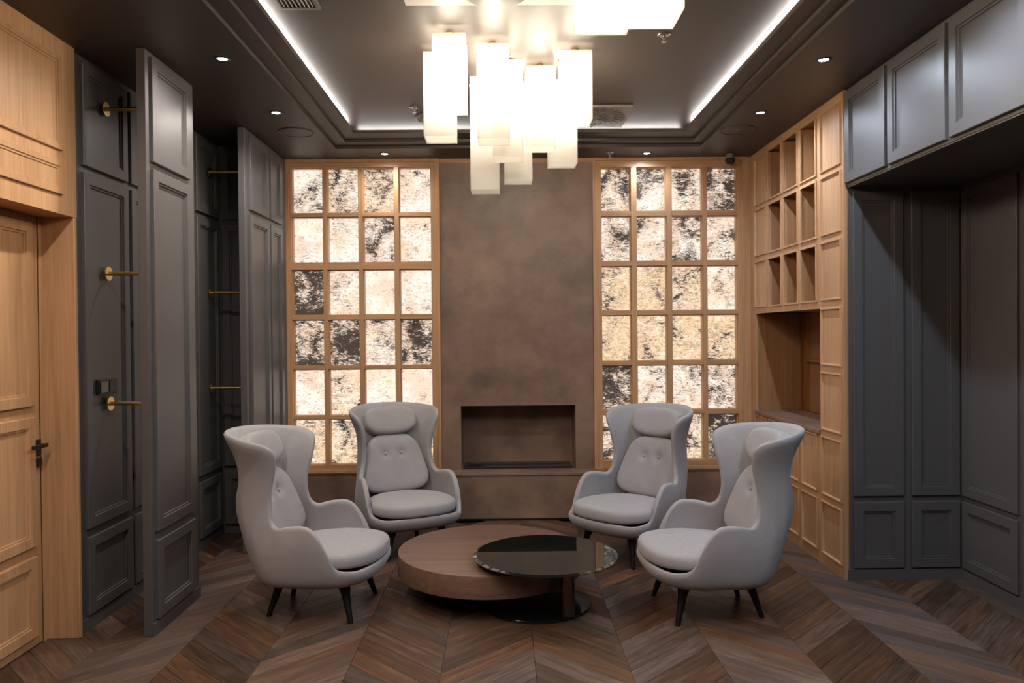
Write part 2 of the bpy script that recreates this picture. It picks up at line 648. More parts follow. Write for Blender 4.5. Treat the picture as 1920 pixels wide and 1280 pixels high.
# ------------------------------------------------------------------ floor: chevron planks
SP, PW, X0S = 0.4765, 0.173, 0.150
floor = struct(MB().box(-2.75, YF - 0.15, -0.08, 3.3, 7.5, -0.0165).build('floor', plain('subfloor', (0.02, 0.014, 0.011), 0.8)))
def plank_mb(sgn, mb=None, ox=0, oy=0):
    mb = mb or MB()
    g, c = 0.0007, 0.0012
    def ring(ins, z):
        pts = []
        for (u, w) in ((0, 0), (1, 0), (1, 1), (0, 1)):
            x = ins + u * (SP - 2 * ins)
            y = sgn * x + (ins * 1.4 if w == 0 else PW - ins * 1.4)
            pts.append((ox + x, oy + y, z))
        return pts
    mb.add(ring(g, -0.016) + ring(g, -c) + ring(g + c, 0.0),
           [(3, 2, 1, 0), (0, 1, 5, 4), (1, 2, 6, 5), (2, 3, 7, 6), (3, 0, 4, 7),
            (4, 5, 9, 8), (5, 6, 10, 9), (6, 7, 11, 10), (7, 4, 8, 11), (8, 9, 10, 11)])
    return mb
plank_mesh = {s: plank_mb(s).mesh('floor_plank', PLANK[s]) for s in (1, -1)}
cells = []
for i in range(-6, 7):
    xa = X0S + SP * i
    s = -1 if i % 2 == 0 else 1
    ybase = 4.25 if s < 0 else 4.25 - SP
    for k in range(-45, 30):
        ya = ybase + PW * k
        lo, hi = min(ya, ya + s * SP), max(ya, ya + s * SP) + PW
        if hi > 7.3 or lo < YF - 0.1:
            continue
        if xa > 2.2 and lo > 5.16:
            continue
        cells.append((xa, ya, s, lo))
def inview(c):
    xa, ya, s, lo = c
    cx, cy = xa + SP / 2, ya + s * SP / 2 + PW / 2
    if cy < 3.45 or cx < -2.62 or cx > XN + 0.1:
        return False
    return abs(cx + 0.05) < (cy + 0.3) * 0.71
shown = sorted([c for c in cells if inview(c)], key=lambda c: c[1])[:298]
rest = [c for c in cells if c not in set(shown)]
for xa, ya, s, lo in shown:
    o = bpy.data.objects.new('floor_plank', plank_mesh[s])
    COL.objects.link(o)
    o.location = (xa, ya, 0)
    o.parent = floor
for s in (1, -1):
    mb = MB()
    for xa, ya, ss, lo in rest:
        if ss == s:
            plank_mb(s, mb, xa, ya)
    tag(mb.build('further_planks', PLANK[s], floor), kind='stuff')

# ------------------------------------------------------------------ ceiling with stepped tray
def ring_mb(x0, y0, x1, y1, X0, Y0, X1, Y1, za, zb):
    m = MB()
    m.box(X0, Y0, za, x0, Y1, zb)
    m.box(x1, Y0, za, X1, Y1, zb)
    m.box(x0, Y0, za, x1, y0, zb)
    m.box(x0, y1, za, x1, Y1, zb)
    return m
S1 = (-1.442, 0.95, 1.747, 6.655)
S2 = (-1.334, 1.06, 1.656, 6.535)
S3 = (-1.228, 1.17, 1.545, 6.338)
OUT = (-2.80, YF - 0.15, 3.30, 7.50)
ceiling = struct(ring_mb(*S1, *OUT, H, H + 0.026).build('ceiling', CEIL))
ring_mb(*S2, -1.75, 0.7, 2.05, 6.9, H + 0.0262, H + 0.05).build('ceiling_step', CEIL, ceiling)
ring_mb(*S3, -1.60, 0.8, 1.9, 6.75, H + 0.0502, H + 0.078).build('cove_ledge', CEIL, ceiling)
MB().box(-2.8, YF - 0.15, ZT, 3.3, 7.5, ZT + 0.06).build('tray_ceiling', CEIL, ceiling)
CB = 0.042
led = MB()
zl = H + 0.083
led.box(S3[0] - CB - 0.012, S3[1], zl - 0.004, S3[0] - CB, S3[3], zl)
led.box(S3[2] + CB, S3[1], zl - 0.004, S3[2] + CB + 0.012, S3[3], zl)
led.box(S3[0], S3[3] + 0.20, zl - 0.004, S3[2], S3[3] + 0.212, zl)
led.box(S3[0], S3[1] - CB - 0.012, zl - 0.004, S3[2], S3[1] - CB, zl)
tag(led.build('led_strip', LED), 'hidden white LED strip lying on the ledge around the ceiling tray', 'light strip')

# ------------------------------------------------------------------ walls
WB = plain('wall_dark_backing', (0.05, 0.045, 0.042), 0.6)
wall_left = struct(MB().box(-2.80, 4.312, 0, XL_DARK, 7.5, H).build('wall_left', DARK))
wall_front = struct(MB().box(-2.80, YF - 0.15, 0, 3.30, YF, H).build('wall_front', WB))
wall_right = struct(MB().box(XN, YF, 0, 3.30, 7.5, H).box(2.80, YN, 0, XN, 7.5, H).box(2.345, YN, 0, 2.80, YN + 0.02, 2.70).build('wall_right', DARK))
wall_back = struct(MB().box(-2.43, 7.20, 0, 0.0 - 0.62, 7.30, H).box(0.87, 7.20, 0, 2.80, 7.30, H).box(-0.62, 7.44, 0, 0.87, 7.50, H).build('wall_back', WB))

# rows shared by the charcoal joinery
Z_LOW, Z_TALL, Z_UP = (0.085, 0.535), (0.585, 2.655), (2.695, 3.29)
for y0, y1 in ((4.41, 4.93), (4.97, 5.46), (5.50, 5.99), (6.03, 6.50)):
    for z0, z1 in (Z_LOW, Z_TALL, Z_UP):
        wall_panel('panel', DARK, wall_left, y0, y1, z0, z1, XL_DARK, 1)
MB().box(XL_DARK, 4.312, 0, XL_DARK + 0.014, 6.54, 0.072).build('skirting', DARK, wall_left)
# closed end of the second recess
recess_end = MB().box(XL_DARK, 6.54, 0, -2.052, 7.2, H).build('recess_end', DARK, wall_left)
for z0, z1 in (Z_LOW, Z_TALL, Z_UP):
    front_panel('end_panel', DARK, recess_end, XL_DARK + 0.03, -2.09, z0, z1, 6.54)

# dark nook on the right
for x0, x1 in ((2.372, 2.714), (2.769, 3.095)):
    for z0, z1 in (Z_LOW, (0.575, 2.64)):
        front_panel('panel', DARK, wall_right, x0, x1, z0, z1, YN)
for k in range(3):
    y1 = 5.085 - k * 0.60
    for z0, z1 in (Z_LOW, (0.575, 2.64)):
        wall_panel('panel', DARK, wall_right, y1 - 0.55, y1, z0, z1, XN, -1)
MB().box(2.335, YN - 0.016, 0, XN, YN, 0.074).box(XN - 0.016, YF, 0, XN, YN - 0.016, 0.074).build('skirting', DARK, wall_right)

# oak wall with door on the left
oak_wall = struct(MB().box(-2.80, YF, 2.372, XL_OAK, 4.312, H).box(-2.80, YF, 0, XL_OAK, 3.05, 2.372).build('trim_1', OAK))
for y0, y1, z0, z1 in ((3.22, 4.165, 2.715, 3.225), (3.22, 4.165, 2.475, 2.655)):
    wall_panel('header_panel', OAK, oak_wall, y0, y1, z0, z1, XL_OAK, 1, fw=0.03, T=0.014)
jamb = struct(MB().bbox(-2.80, 4.285, 0, XL_OAK, 4.312, 2.3715, 0.004).build('trim_2', OAK))
MB().box(XL_DOOR + 0.002, 4.2565, 0, XL_DOOR + 0.006, 4.2845, 2.3715).build('door_stop', OAK, jamb)
door = struct(MB().box(-2.66, 3.06, 0.006, XL_DOOR, 4.252, 2.368).build('door_1', OAK))
MB().box(-2.80, 3.05, 0, -2.67, 4.285, 2.372).build('door_backing', OAK, door)
for z0, z1 in ((0.06, 0.50), (0.555, 1.265), (1.325, 2.33)):
    wall_panel('door_panel', OAK, door, 3.28, 4.185, z0, z1, XL_DOOR, 1, fw=0.055, T=0.02)
hd = MB()
hd.bbox(XL_DOOR, 4.20, 1.045, XL_DOOR + 0.012, 4.246, 1.135, 0.002)
hd.tube((XL_DOOR + 0.01, 4.222, 1.105), (XL_DOOR + 0.055, 4.222, 1.105), 0.010)
hd.bbox(XL_DOOR + 0.046, 4.10, 1.094, XL_DOOR + 0.062, 4.232, 1.116, 0.003)
hdo = hd.build('door_handle', BLACK, door, loc=None)
tag(hdo, 'black lever handle on a small square plate')
MB().bbox(XL_DOOR, 4.20, 0.985, XL_DOOR + 0.018, 4.246, 1.033, 0.003).build('keyhole_plate', BLACK, door)

# back wall: stone chimney, base and ledge
CX0, CX1 = -0.579, 0.844
NX0, NX1, NZ0, NZ1 = -0.398, 0.670, 0.433, 1.028
ch = MB()
ch.box(CX0, YB, NZ1, CX1, 7.44, 3.283)
ch.box(CX0, YB, 0, NX0, 7.44, NZ1)
ch.box(NX1, YB, 0, CX1, 7.44, NZ1)
ch.box(NX0, YB, 0, NX1, 7.44, NZ0)
ch.box(NX0, 7.42, NZ0, NX1, 7.44, NZ1)
chim = ch.build('chimney_breast', STONE, wall_back)
MB().box(CX0 + 0.002, YB - 0.004, 3.284, CX1 - 0.002, 7.2, H - 0.002).build('cornice_strip', OAK_X, chim)
heb = struct(MB().box(-2.0, YB, 0, CX0, 7.2, 0.405).box(CX1, YB, 0, 2.315, 7.2, 0.405).build('baseboard_back', STONE))
MB().box(-2.0, YB - 0.01, 0.4055, CX0 - 0.001, 7.19, 0.418).box(CX1 + 0.001, YB - 0.01, 0.4055, 2.29, 7.19, 0.418).build('sill', STONE, heb)
hearth = tag(MB().box(-0.66, 6.856, 0.022, 0.92, YB - 0.001, 0.412).build('hearth', STONE),
             'low brown stone hearth bench running along the foot of the chimney breast', 'hearth')
MB().bbox(-0.665, 6.845, 0.4125, 0.925, YB - 0.001, 0.433, 0.002).build('ledge_slab', STONE, hearth)
MB().box(-0.64, 6.87, 0, 0.90, YB - 0.001, 0.0215).build('plinth', BLACK, hearth)
burner = tag(MB().bbox(-0.372, 7.085, 0.4335, 0.640, 7.37, 0.452, 0.002).build('fire_burner', plain('burner_steel', (0.03, 0.03, 0.032), 0.3, metal=0.5)),
             'long flat black burner tray lying in the fire opening', 'burner')
MB().box(-0.25, 7.20, 0.4525, 0.55, 7.26, 0.456).build('burner_slot', BLACK, burner)
MB().tube((0.13, 7.11, 0.4525), (0.13, 7.11, 0.457), 0.012).build('burner_cap', STEEL, burner)
lh = tag(MB().bbox(-0.33, 7.16, 0.4567, -0.20, 7.20, 0.476, 0.004).tube((-0.30, 7.18, 0.472), (-0.215, 7.18, 0.472), 0.010).build('burner_tool', BLACK),
         'small black tool lying at the left end of the burner tray', 'tool')

# ------------------------------------------------------------------ backlit onyx grids
def lightbox(name_lab, cols, rows, x_out, z_out, amounts, seed):
    xa, xb = x_out
    za, zb = z_out
    fr = 7.035
    t = thing('backlit_grid', ((xa + xb) / 2, 7.2, za), name_lab, 'light panel')
    m = MB()
    rim = 0.028
    m.box(xa, fr, za, xa + rim, 7.199, zb)
    m.box(xb - rim, fr, za, xb, 7.199, zb)
    m.box(xa + rim, fr, zb - rim, xb - rim, 7.199, zb)
    m.box(xa + rim, fr, za, xb - rim, 7.199, za + rim)
    m.build('outer_frame', OAK, t)
    m = MB()
    c0, c1 = cols[0][0], cols[-1][1]
    y0 = fr + 0.018
    r1, r0 = rows[0][1], rows[-1][0]
    m.box(xa + rim, y0, za + rim, c0, 7.199, zb - rim)
    m.box(c1, y0, za + rim, xb - rim, 7.199, zb - rim)
    m.build('side_stile', OAK, t)
    MB().box(c0, y0, r1, c1, 7.199, zb - rim).build('end_rail', OAK_X, t)
    MB().box(c0, y0, za + rim, c1, 7.199, r0).build('end_rail', OAK_X, t)
    for k in range(len(cols) - 1):
        MB().box(cols[k][1], y0 + 0.004, r0, cols[k + 1][0], 7.199, r1).build('mullion', OAK, t)
    for k in range(len(rows) - 1):
        top, bot = rows[k][0], rows[k + 1][1]
        wide = top - bot > 0.05
        for c in cols:
            MB().box(c[0], y0 + (0.0 if wide else 0.008), bot, c[1], 7.199, top).build('glazing_bar', OAK_X, t)
    rnd = random.Random(seed)
    for r, (z0, z1) in enumerate(rows):
        for c, (x0, x1) in enumerate(cols):
            m = MB().box(x0 + 0.0005, 7.145, z0 + 0.0005, x1 - 0.0005, 7.16, z1 - 0.0005)
            o = m.build('onyx_pane', ONYX, t)
            d, g = amounts[r][c]
            o['dark'] = float(d)
            o['gold'] = float(g)
            o['seed'] = float(seed + (r * 4 + c) * 1.37)
            # thin bead around the opening
            b_ = MB()
            for i0, i1 in ((0, 0.007),):
                b_.box(x0, y0 + 0.030, z0, x0 + i1, 7.1445, z1)
                b_.box(x1 - i1, y0 + 0.030, z0, x1, 7.1445, z1)
                b_.box(x0 + i1, y0 + 0.030, z0, x1 - i1, 7.1445, z0 + i1)
                b_.box(x0 + i1, y0 + 0.030, z1 - i1, x1 - i1, 7.1445, z1)
            b_.build('pane_bead', OAK, t)
    return t
LC = [(-1.955, -1.662), (-1.626, -1.331), (-1.294, -1.000), (-0.958, -0.656)]
RC = [(0.923, 1.205), (1.254, 1.541), (1.584, 1.878), (1.915, 2.203)]
LR = [(2.830, 3.255), (2.371, 2.798), (1.883, 2.306), (1.410, 1.843), (0.946, 1.381), (0.488, 0.916)]
RR_ = [(2.829, 3.240), (2.364, 2.785), (1.900, 2.320), (1.430, 1.860), (0.969, 1.392), (0.500, 0.931)]
LA = [[(.35, .2), (.6, .4), (.45, .8), (.3, .1)],
      [(.0, .1), (.4, .1), (.6, .1), (.2, .4)],
      [(1.05, .2), (.3, .2), (-.4, -.2), (.05, -.2)],
      [(.85, .3), (.85, .4), (.75, .3), (.9, .4)],
      [(.3, .1), (.3, .6), (-.1, .4), (.0, -.1)],
      [(.45, .9), (.6, .8), (.4, .6), (.4, .6)]]
RA = [[(.75, .5), (.6, .0), (.4, .4), (1.05, 0)],
      [(.7, .1), (.35, 0), (.8, .2), (.6, 0)],
      [(.3, 1.0), (.5, 1.0), (.5, .8), (.15, .2)],
      [(.4, 1.1), (.4, .9), (.4, 1.0), (.45, 1.0)],
      [(.95, .5), (.4, .3), (.5, .1), (.75, .2)],
      [(.8, .3), (.7, .3), (.8, .5), (1.0, .4)]]
lightbox('oak grid of glowing backlit onyx panes left of the brown chimney breast', LC, LR, (-2.0, CX0 - 0.001), (0.4185, H - 0.001), LA, 3)
lightbox('oak grid of glowing backlit onyx panes right of the brown chimney breast', RC, RR_, (CX1 + 0.001, 2.265), (0.4185, H - 0.001), RA, 61)

MB().box(2.2655, 7.042, 0.4185, 2.3145, 7.199, H - 0.001).build('trim_4', OAK)['kind'] = 'structure'

# ------------------------------------------------------------------ charcoal fins with brass rails
def fin(y0, y1, cols, label):
    t = thing('partition_fin', (-2.025, (y0 + y1) / 2, 0), label, 'partition')
    MB().bbox(-2.05, y0, 0, -2.0, y1, H - 0.002, 0.002).build('slab', DARK, t)
    for a, b_ in cols:
        for z0, z1 in (Z_LOW, Z_TALL, Z_UP):
            wall_panel('panel', DARK, t, a, b_, z0, z1, -2.0, 1)
    MB().box(-2.0, y0 - 0.002, 0, -1.988, y1, 0.072).build('skirting', DARK, t)
    return t
fin(4.30, 4.955, [(4.345, 4.865)], 'tall charcoal panelled fin standing nearest to the oak door, brass rails behind it')
fin(5.93, YB - 0.001, [(6.015, 6.49), (6.53, 6.87)], 'charcoal panelled fin against the back wall beside the left glowing grid')
for y, zs, who in ((4.66, ((3.087, 'top'), (2.087, 'middle'), (1.293, 'lowest')), 'in the recess next to the oak door'),
                   (6.29, ((3.053, 'top'), (2.059, 'middle'), (1.270, 'lowest')), 'in the far recess near the glowing grid')):
    for z, w in zs:
        t = thing('brass_rail', (XL_DARK, y, z), '%s brass hanging rail %s' % (w, who), 'rail', 'brass hanging rails')
        MB().tube((XL_DARK + 0.026, y, z), (-2.0505, y, z), 0.0125).build('rod', BRASS, t, angle=40)
        MB().tube((XL_DARK + 0.0225, y, z), (XL_DARK + 0.028, y, z), 0.043, n=28).build('flange', BRASS, t, angle=40)
sw = tag(MB().bbox(XL_DARK + 0.006, 4.525, 1.355, XL_DARK + 0.03, 4.735, 1.445, 0.003).build('light_switch', BLACK),
         'black double switch plate on the charcoal panel above the lowest brass rail', 'switch')
MB().bbox(XL_DARK + 0.0302, 4.535, 1.365, XL_DARK + 0.036, 4.622, 1.435, 0.003).build('rocker', plain('switch_rocker', (0.05, 0.048, 0.045), 0.25), sw)
MB().bbox(XL_DARK + 0.0302, 4.638, 1.365, XL_DARK + 0.034, 4.725, 1.435, 0.003).build('socket_insert', BLACK, sw)

# ------------------------------------------------------------------ oak bookcase on the right
CC = [(6.60, 6.91), (6.245, 6.555), (5.895, 6.200), (5.545, 5.845), (5.145, 5.475)]
RZ = [(2.835, 3.262), (2.378, 2.800), (1.913, 2.332)]
RZN = [(1.450, 1.860), (0.983, 1.402)]
RZL = [(0.515, 0.938), (0.086, 0.470)]
bc = thing('bookcase', (XR, 6.1, 0), 'built-in oak bookcase with nine open cubbies and a niche along the right wall', 'bookcase')
DP = 0.42
XB = XR + DP
def fbox(y0, z0, y1, z1, name='face_stile', mat=OAK):
    MB().box(XR, y0, z0, XR + 0.022, y1, z1).build(name, mat, bc)
def rbox(y0, z0, y1, z1):
    fbox(y0, z0, y1, z1, 'face_rail', OAK_Y)
ys = [5.1155, 5.145, 5.475, 5.545, 5.845, 5.895, 6.200, 6.245, 6.555, 6.60, 6.91, YB - 0.001]
# stiles
fbox(ys[0], 0, ys[1], H - 0.002)
fbox(ys[2], 0, ys[3], 0.945)
fbox(ys[2], 1.86, ys[3], H - 0.002)
fbox(ys[2], 0.945, ys[2] + 0.02, 1.86)
for a, b_ in ((4, 5), (6, 7), (8, 9)):
    fbox(ys[a], 0, ys[b_], 0.945)
    fbox(ys[a], 1.86, ys[b_], H - 0.002)
fbox(ys[10], 0, ys[11], H - 0.002)
for (a, b_) in ((c[0], c[1]) for c in CC):
    near = a < 5.2
    rbox(a, 3.262, b_, H - 0.002)
    rbox(a, 2.800, b_, 2.835)
    rbox(a, 2.332, b_, 2.378)
    rbox(a, 1.860, b_, 1.913)
    if near:
        rbox(a, 1.402, b_, 1.450)
        rbox(a, 0.938, b_, 0.983)
    else:
        rbox(a, 0.9382, b_, 0.945)
    rbox(a, 0.470, b_, 0.515)
    rbox(a, 0.0, b_, 0.086)
def bead_door(name, y0, y1, z0, z1):
    m = MB()
    m.panel((XR, y0, z0), Y_, Z_, NX_, y1 - y0, z1 - z0,
            [(0, -0.018), (0, 0.010), (0.003, 0.012), (0.010, 0.012), (0.013, 0.004), (0.016, -0.004)])
    return m.build(name, OAK, bc)
for z0, z1 in RZ + RZN + RZL:
    bead_door('door', CC[4][0], CC[4][1], z0, z1)
for z0, z1 in RZ:
    bead_door('door', CC[0][0], CC[0][1], z0, z1)
for c in CC[:4]:
    for z0, z1 in RZL:
        bead_door('door', c[0], c[1], z0, z1)
# beads around open cubbies and the boards inside
for c in CC[1:4]:
    for z0, z1 in RZ:
        m = MB()
        e = 0.011
        m.box(XR - 0.012, c[0] - 0.002, z0 - 0.002, XR + 0.0, c[0] + e, z1 + 0.002)
        m.box(XR - 0.012, c[1] - e, z0 - 0.002, XR + 0.0, c[1] + 0.002, z1 + 0.002)
        m.box(XR - 0.012, c[0] + e, z0 - 0.002, XR + 0.0, c[1] - e, z0 + e)
        m.box(XR - 0.012, c[0] + e, z1 - e, XR + 0.0, c[1] - e, z1 + 0.002)
        m.build('cubby_bead', OAK, bc)
for a, b_ in ((2, 3), (4, 5), (6, 7), (8, 9)):
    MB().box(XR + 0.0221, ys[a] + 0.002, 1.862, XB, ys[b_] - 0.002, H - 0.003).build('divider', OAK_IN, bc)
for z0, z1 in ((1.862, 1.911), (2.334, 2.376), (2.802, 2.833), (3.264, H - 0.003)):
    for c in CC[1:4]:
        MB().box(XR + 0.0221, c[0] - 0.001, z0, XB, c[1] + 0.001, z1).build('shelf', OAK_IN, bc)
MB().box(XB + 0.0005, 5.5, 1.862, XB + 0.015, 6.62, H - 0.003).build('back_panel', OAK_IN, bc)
# niche
XNB = 2.757
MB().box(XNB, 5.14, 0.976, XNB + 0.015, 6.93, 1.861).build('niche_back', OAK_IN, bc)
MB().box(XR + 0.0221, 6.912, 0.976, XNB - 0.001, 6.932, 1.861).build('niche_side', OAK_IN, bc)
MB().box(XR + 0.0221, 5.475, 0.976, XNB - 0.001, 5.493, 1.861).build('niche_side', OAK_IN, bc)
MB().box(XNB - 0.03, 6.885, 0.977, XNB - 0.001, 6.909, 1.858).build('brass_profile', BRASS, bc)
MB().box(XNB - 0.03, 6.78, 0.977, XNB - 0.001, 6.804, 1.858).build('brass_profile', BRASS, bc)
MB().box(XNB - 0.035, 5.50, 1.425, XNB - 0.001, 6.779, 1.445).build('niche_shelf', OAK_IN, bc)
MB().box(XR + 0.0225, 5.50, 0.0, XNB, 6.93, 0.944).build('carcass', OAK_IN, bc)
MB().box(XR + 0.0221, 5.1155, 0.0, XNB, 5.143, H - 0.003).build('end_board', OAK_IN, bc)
wt = tag(MB().bbox(2.300, 5.4965, 0.9455, XNB - 0.013, 6.9105, 0.975, 0.002).build('worktop', STONE),
         'brown stone worktop lying in the oak bookcase niche', 'worktop')
tag(MB().bbox(2.335, 6.30, 1.924, 2.375, 6.345, 1.950, 0.002).build('small_box', plain('cream_card', (0.75, 0.55, 0.3), 0.5)),
    'tiny cream box at the front of the lowest far cubby of the bookcase', 'box')
tag(MB().tube((2.345, 5.955, 1.924), (2.345, 5.955, 1.966), 0.005, 0.003).build('candle_stub', plain('cream_wax', (0.85, 0.75, 0.55), 0.5), angle=40),
    'tiny pale upright stub at the front of the lowest middle cubby of the bookcase', 'candle')

# ------------------------------------------------------------------ charcoal overhead cabinets on the right
labs = ['charcoal overhead cabinet beside the oak bookcase', 'charcoal overhead cabinet, second one from the oak bookcase',
        'charcoal overhead cabinet, third one from the oak bookcase, cut by the right picture edge']
for k, (y0, y1) in enumerate(((4.567, 5.098), (3.940, 4.529), (3.31, 3.902))):
    far = 5.1145 if k == 0 else y1 + 0.0185
    near = y0 - 0.0185
    t = thing('overhead_cabinet', (2.7, (y0 + y1) / 2, 2.67), labs[k], 'cabinet', 'charcoal overhead cabinets')
    MB().box(XR + 0.022, near, 2.672, XN - 0.001, far, H - 0.002).build('carcass', DARK, t)
    m = MB()
    m.panel((XR + 0.0215, y0, 2.692), Y_, Z_, NX_, y1 - y0, 3.30 - 2.692, door_loops(0.062, 0.022))
    m.build('door', DARK, t)
    MB().box(XR + 0.026, near, 2.664, XR + 0.034, far, 2.6715).build('edge_strip', GREYM, t)
t = struct(MB().box(XR + 0.022, YF, 2.672, XN - 0.001, 3.2905, H - 0.002).build('trim_3', DARK))

# ------------------------------------------------------------------ ceiling fittings
DL = [(-1.63, 4.477, 'left', 'nearest of the left row'), (-1.64, 5.561, 'left', 'left row above the gap between fins'),
      (-1.049, 6.838, 'back', 'over the left glowing grid'), (1.94, 4.541, 'right', 'over the overhead cabinets'),
      (1.93, 5.628, 'right', 'over the oak bookcase'), (1.321, 6.88, 'back', 'over the right glowing grid')]
for y in (3.42, 2.35, 1.28, 0.2):
    DL += [(-1.63, y, 'hid', ''), (1.94, y, 'hid', '')]
for x, y, side, lab in DL:
    if side == 'hid':
        label = 'recessed white downlight in the dark ceiling, out of the picture'
        t = thing('downlight', (x, y, H), label, 'downlight', 'downlights behind the picture edge')
    else:
        t = thing('downlight', (x, y, H), 'small bright recessed downlight in the dark ceiling, ' + lab, 'downlight', 'recessed ceiling downlights')
    m = MB().lathe((x, y, H), [(0.030, -0.0005), (0.046, -0.0005), (0.048, -0.003), (0.032, -0.005), (0.030, -0.0005)], n=24, close=False)
    m.build('trim_ring', BLACK, t, smooth=True)
    MB().lathe((x, y, H), [(0.029, -0.0015), (0.029, -0.0005)], n=20).build('lens', LENS, t)
    ld = bpy.data.lights.new('downlight_beam', 'SPOT')
    row = 'left' if x < 0 else 'right'
    ld.energy = SPOT_W[row] * (0.4 if side == 'back' else 1.0)
    ld.color = SPOT_COL[row]
    ld.spot_size = math.radians(165)
    ld.spot_blend = 0.8
    ld.shadow_soft_size = 0.028
    lo = bpy.data.objects.new('downlight_beam', ld)
    COL.objects.link(lo)
    lo.parent = t
    lo.location = (0, 0, -0.012)
for x, y, z, r, lab in ((-1.642, 6.10, H, 0.14, 'round dark ceiling loudspeaker near the left fin'), (1.90, 6.10, H, 0.14, 'round dark ceiling loudspeaker above the oak bookcase')):
    t = tag(MB().lathe((x, y, z), [(r, -0.0003), (r, -0.004), (r - 0.006, -0.006), (r - 0.010, -0.003), (0.01, -0.003)], n=40).build('ceiling_speaker', CEIL, angle=30), lab, 'loudspeaker')
    MB().lathe((x, y, z), [(0.018, -0.0031), (0.018, -0.0045)], n=20).build('badge', GREYM, t)
t = tag(MB().lathe((-0.545, 6.15, ZT), [(0.15, -0.0003), (0.15, -0.012), (0.135, -0.016), (0.118, -0.010), (0.108, -0.010), (0.095, -0.022), (0.01, -0.022)], n=44).build('tray_speaker', GREYM, angle=30),
        'round grey ringed loudspeaker in the ceiling tray left of the pendants', 'loudspeaker')
# swirl diffuser with real slots
vx0, vx1, vy0, vy1 = 0.43, 1.02, 5.82, 6.40
t = thing('air_diffuser', ((vx0 + vx1) / 2, (vy0 + vy1) / 2, ZT), 'square grey swirl air diffuser in the ceiling tray right of the pendants', 'vent')
DIFF = plain('diffuser_paint', (0.16, 0.13, 0.12), 0.45)
MB().bbox(vx0, vy0, ZT - 0.022, vx1, vy1, ZT - 0.0005, 0.003).build('plate', DIFF, t)
for ring, (r0, r1, n) in enumerate(((0.07, 0.165, 20), (0.185, 0.27, 28))):
    for k in range(n):
        a = 2 * PI * k / n + 0.1
        b_ = a + 0.22
        p0 = np.array([(vx0 + vx1) / 2 + r0 * math.cos(a), (vy0 + vy1) / 2 + r0 * math.sin(a)])
        p1 = np.array([(vx0 + vx1) / 2 + r1 * math.cos(b_), (vy0 + vy1) / 2 + r1 * math.sin(b_)])
        d = nrm(p1 - p0)
        q = np.array([-d[1], d[0]]) * 0.0065
        m = MB()
        zz = ZT - 0.0225
        vs = [(*(p0 + q), zz), (*(p1 + q), zz), (*(p1 - q), zz), (*(p0 - q), zz)]
        vs += [(x, y, zz - 0.002) for x, y, z in vs]
        m.add(vs, [(0, 1, 2, 3), (7, 6, 5, 4), (0, 4, 5, 1), (1, 5, 6, 2), (2, 6, 7, 3), (3, 7, 4, 0)])
        m.build('vane', BLACK, t)
# louvre grille at the upper left
gx0, gx1, gy0, gy1 = -1.175, -0.955, 3.52, 4.08
t = thing('air_grille', ((gx0 + gx1) / 2, (gy0 + gy1) / 2, ZT), 'slatted air grille in the ceiling tray at the top left picture edge', 'vent')
m = ring_mb(gx0 + 0.022, gy0 + 0.022, gx1 - 0.022, gy1 - 0.022, gx0, gy0, gx1, gy1, ZT - 0.014, ZT - 0.0005)
m.build('frame', GREYM, t)
MB().box(gx0 + 0.0225, gy0 + 0.0225, ZT - 0.002, gx1 - 0.0225, gy1 - 0.0225, ZT - 0.0006).build('backing', BLACK, t)
for k in range(8):
    x = gx0 + 0.03 + k * 0.0215
    MB().add([(x, gy0 + 0.0225, ZT - 0.012), (x + 0.003, gy0 + 0.0225, ZT - 0.012), (x + 0.009, gy0 + 0.0225, ZT - 0.0025), (x + 0.006, gy0 + 0.0225, ZT - 0.0025),
              (x, gy1 - 0.0225, ZT - 0.012), (x + 0.003, gy1 - 0.0225, ZT - 0.012), (x + 0.009, gy1 - 0.0225, ZT - 0.0025), (x + 0.006, gy1 - 0.0225, ZT - 0.0025)],
             [(0, 1, 2, 3), (7, 6, 5, 4), (0, 4, 5, 1), (1, 5, 6, 2), (2, 6, 7, 3), (3, 7, 4, 0)]).build('slat', GREYM, t)
# sprinklers
for x, y, z, lab in ((0.964, 4.466, ZT, 'small chrome sprinkler head in the ceiling tray near the top right pendants'),
                     (-0.666, 5.862, ZT, 'small sprinkler head in the ceiling tray left of the hanging pendants'),
                     (0.98, 6.84, H, 'small sprinkler head in the lower ceiling in front of the right glowing grid')):
    t = thing('sprinkler', (x, y, z), lab, 'sprinkler', 'ceiling sprinklers')
    MB().lathe((x, y, z), [(0.038, -0.0003), (0.038, -0.003), (0.026, -0.008), (0.012, -0.009)], n=24).build('escutcheon', STEEL, t, smooth=True)
    m = MB().tube((x, y, z - 0.009), (x, y, z - 0.026), 0.007)
    m.tube((x - 0.012, y, z - 0.010), (x - 0.004, y, z - 0.042), 0.0025).tube((x + 0.012, y, z - 0.010), (x + 0.004, y, z - 0.042), 0.0025)
    m.tube((x, y, z - 0.042), (x, y, z - 0.045), 0.015, n=20)
    m.build('head', STEEL, t, angle=40)
t = thing('dome_camera', (2.095, 6.93, H), 'small black dome camera under the ceiling at the top right of the glowing grid', 'camera')
MB().lathe((2.095, 6.93, H), [(0.036, -0.0003), (0.036, -0.040), (0.030, -0.046)], n=28).build('housing', GREYM, t, angle=40)
MB().lathe((2.095, 6.93, H), [(0.042, -0.046), (0.046, -0.056), (0.045, -0.070), (0.038, -0.086), (0.024, -0.098), (0.008, -0.103)], n=28).build('dome', DOMEG, t, smooth=True)

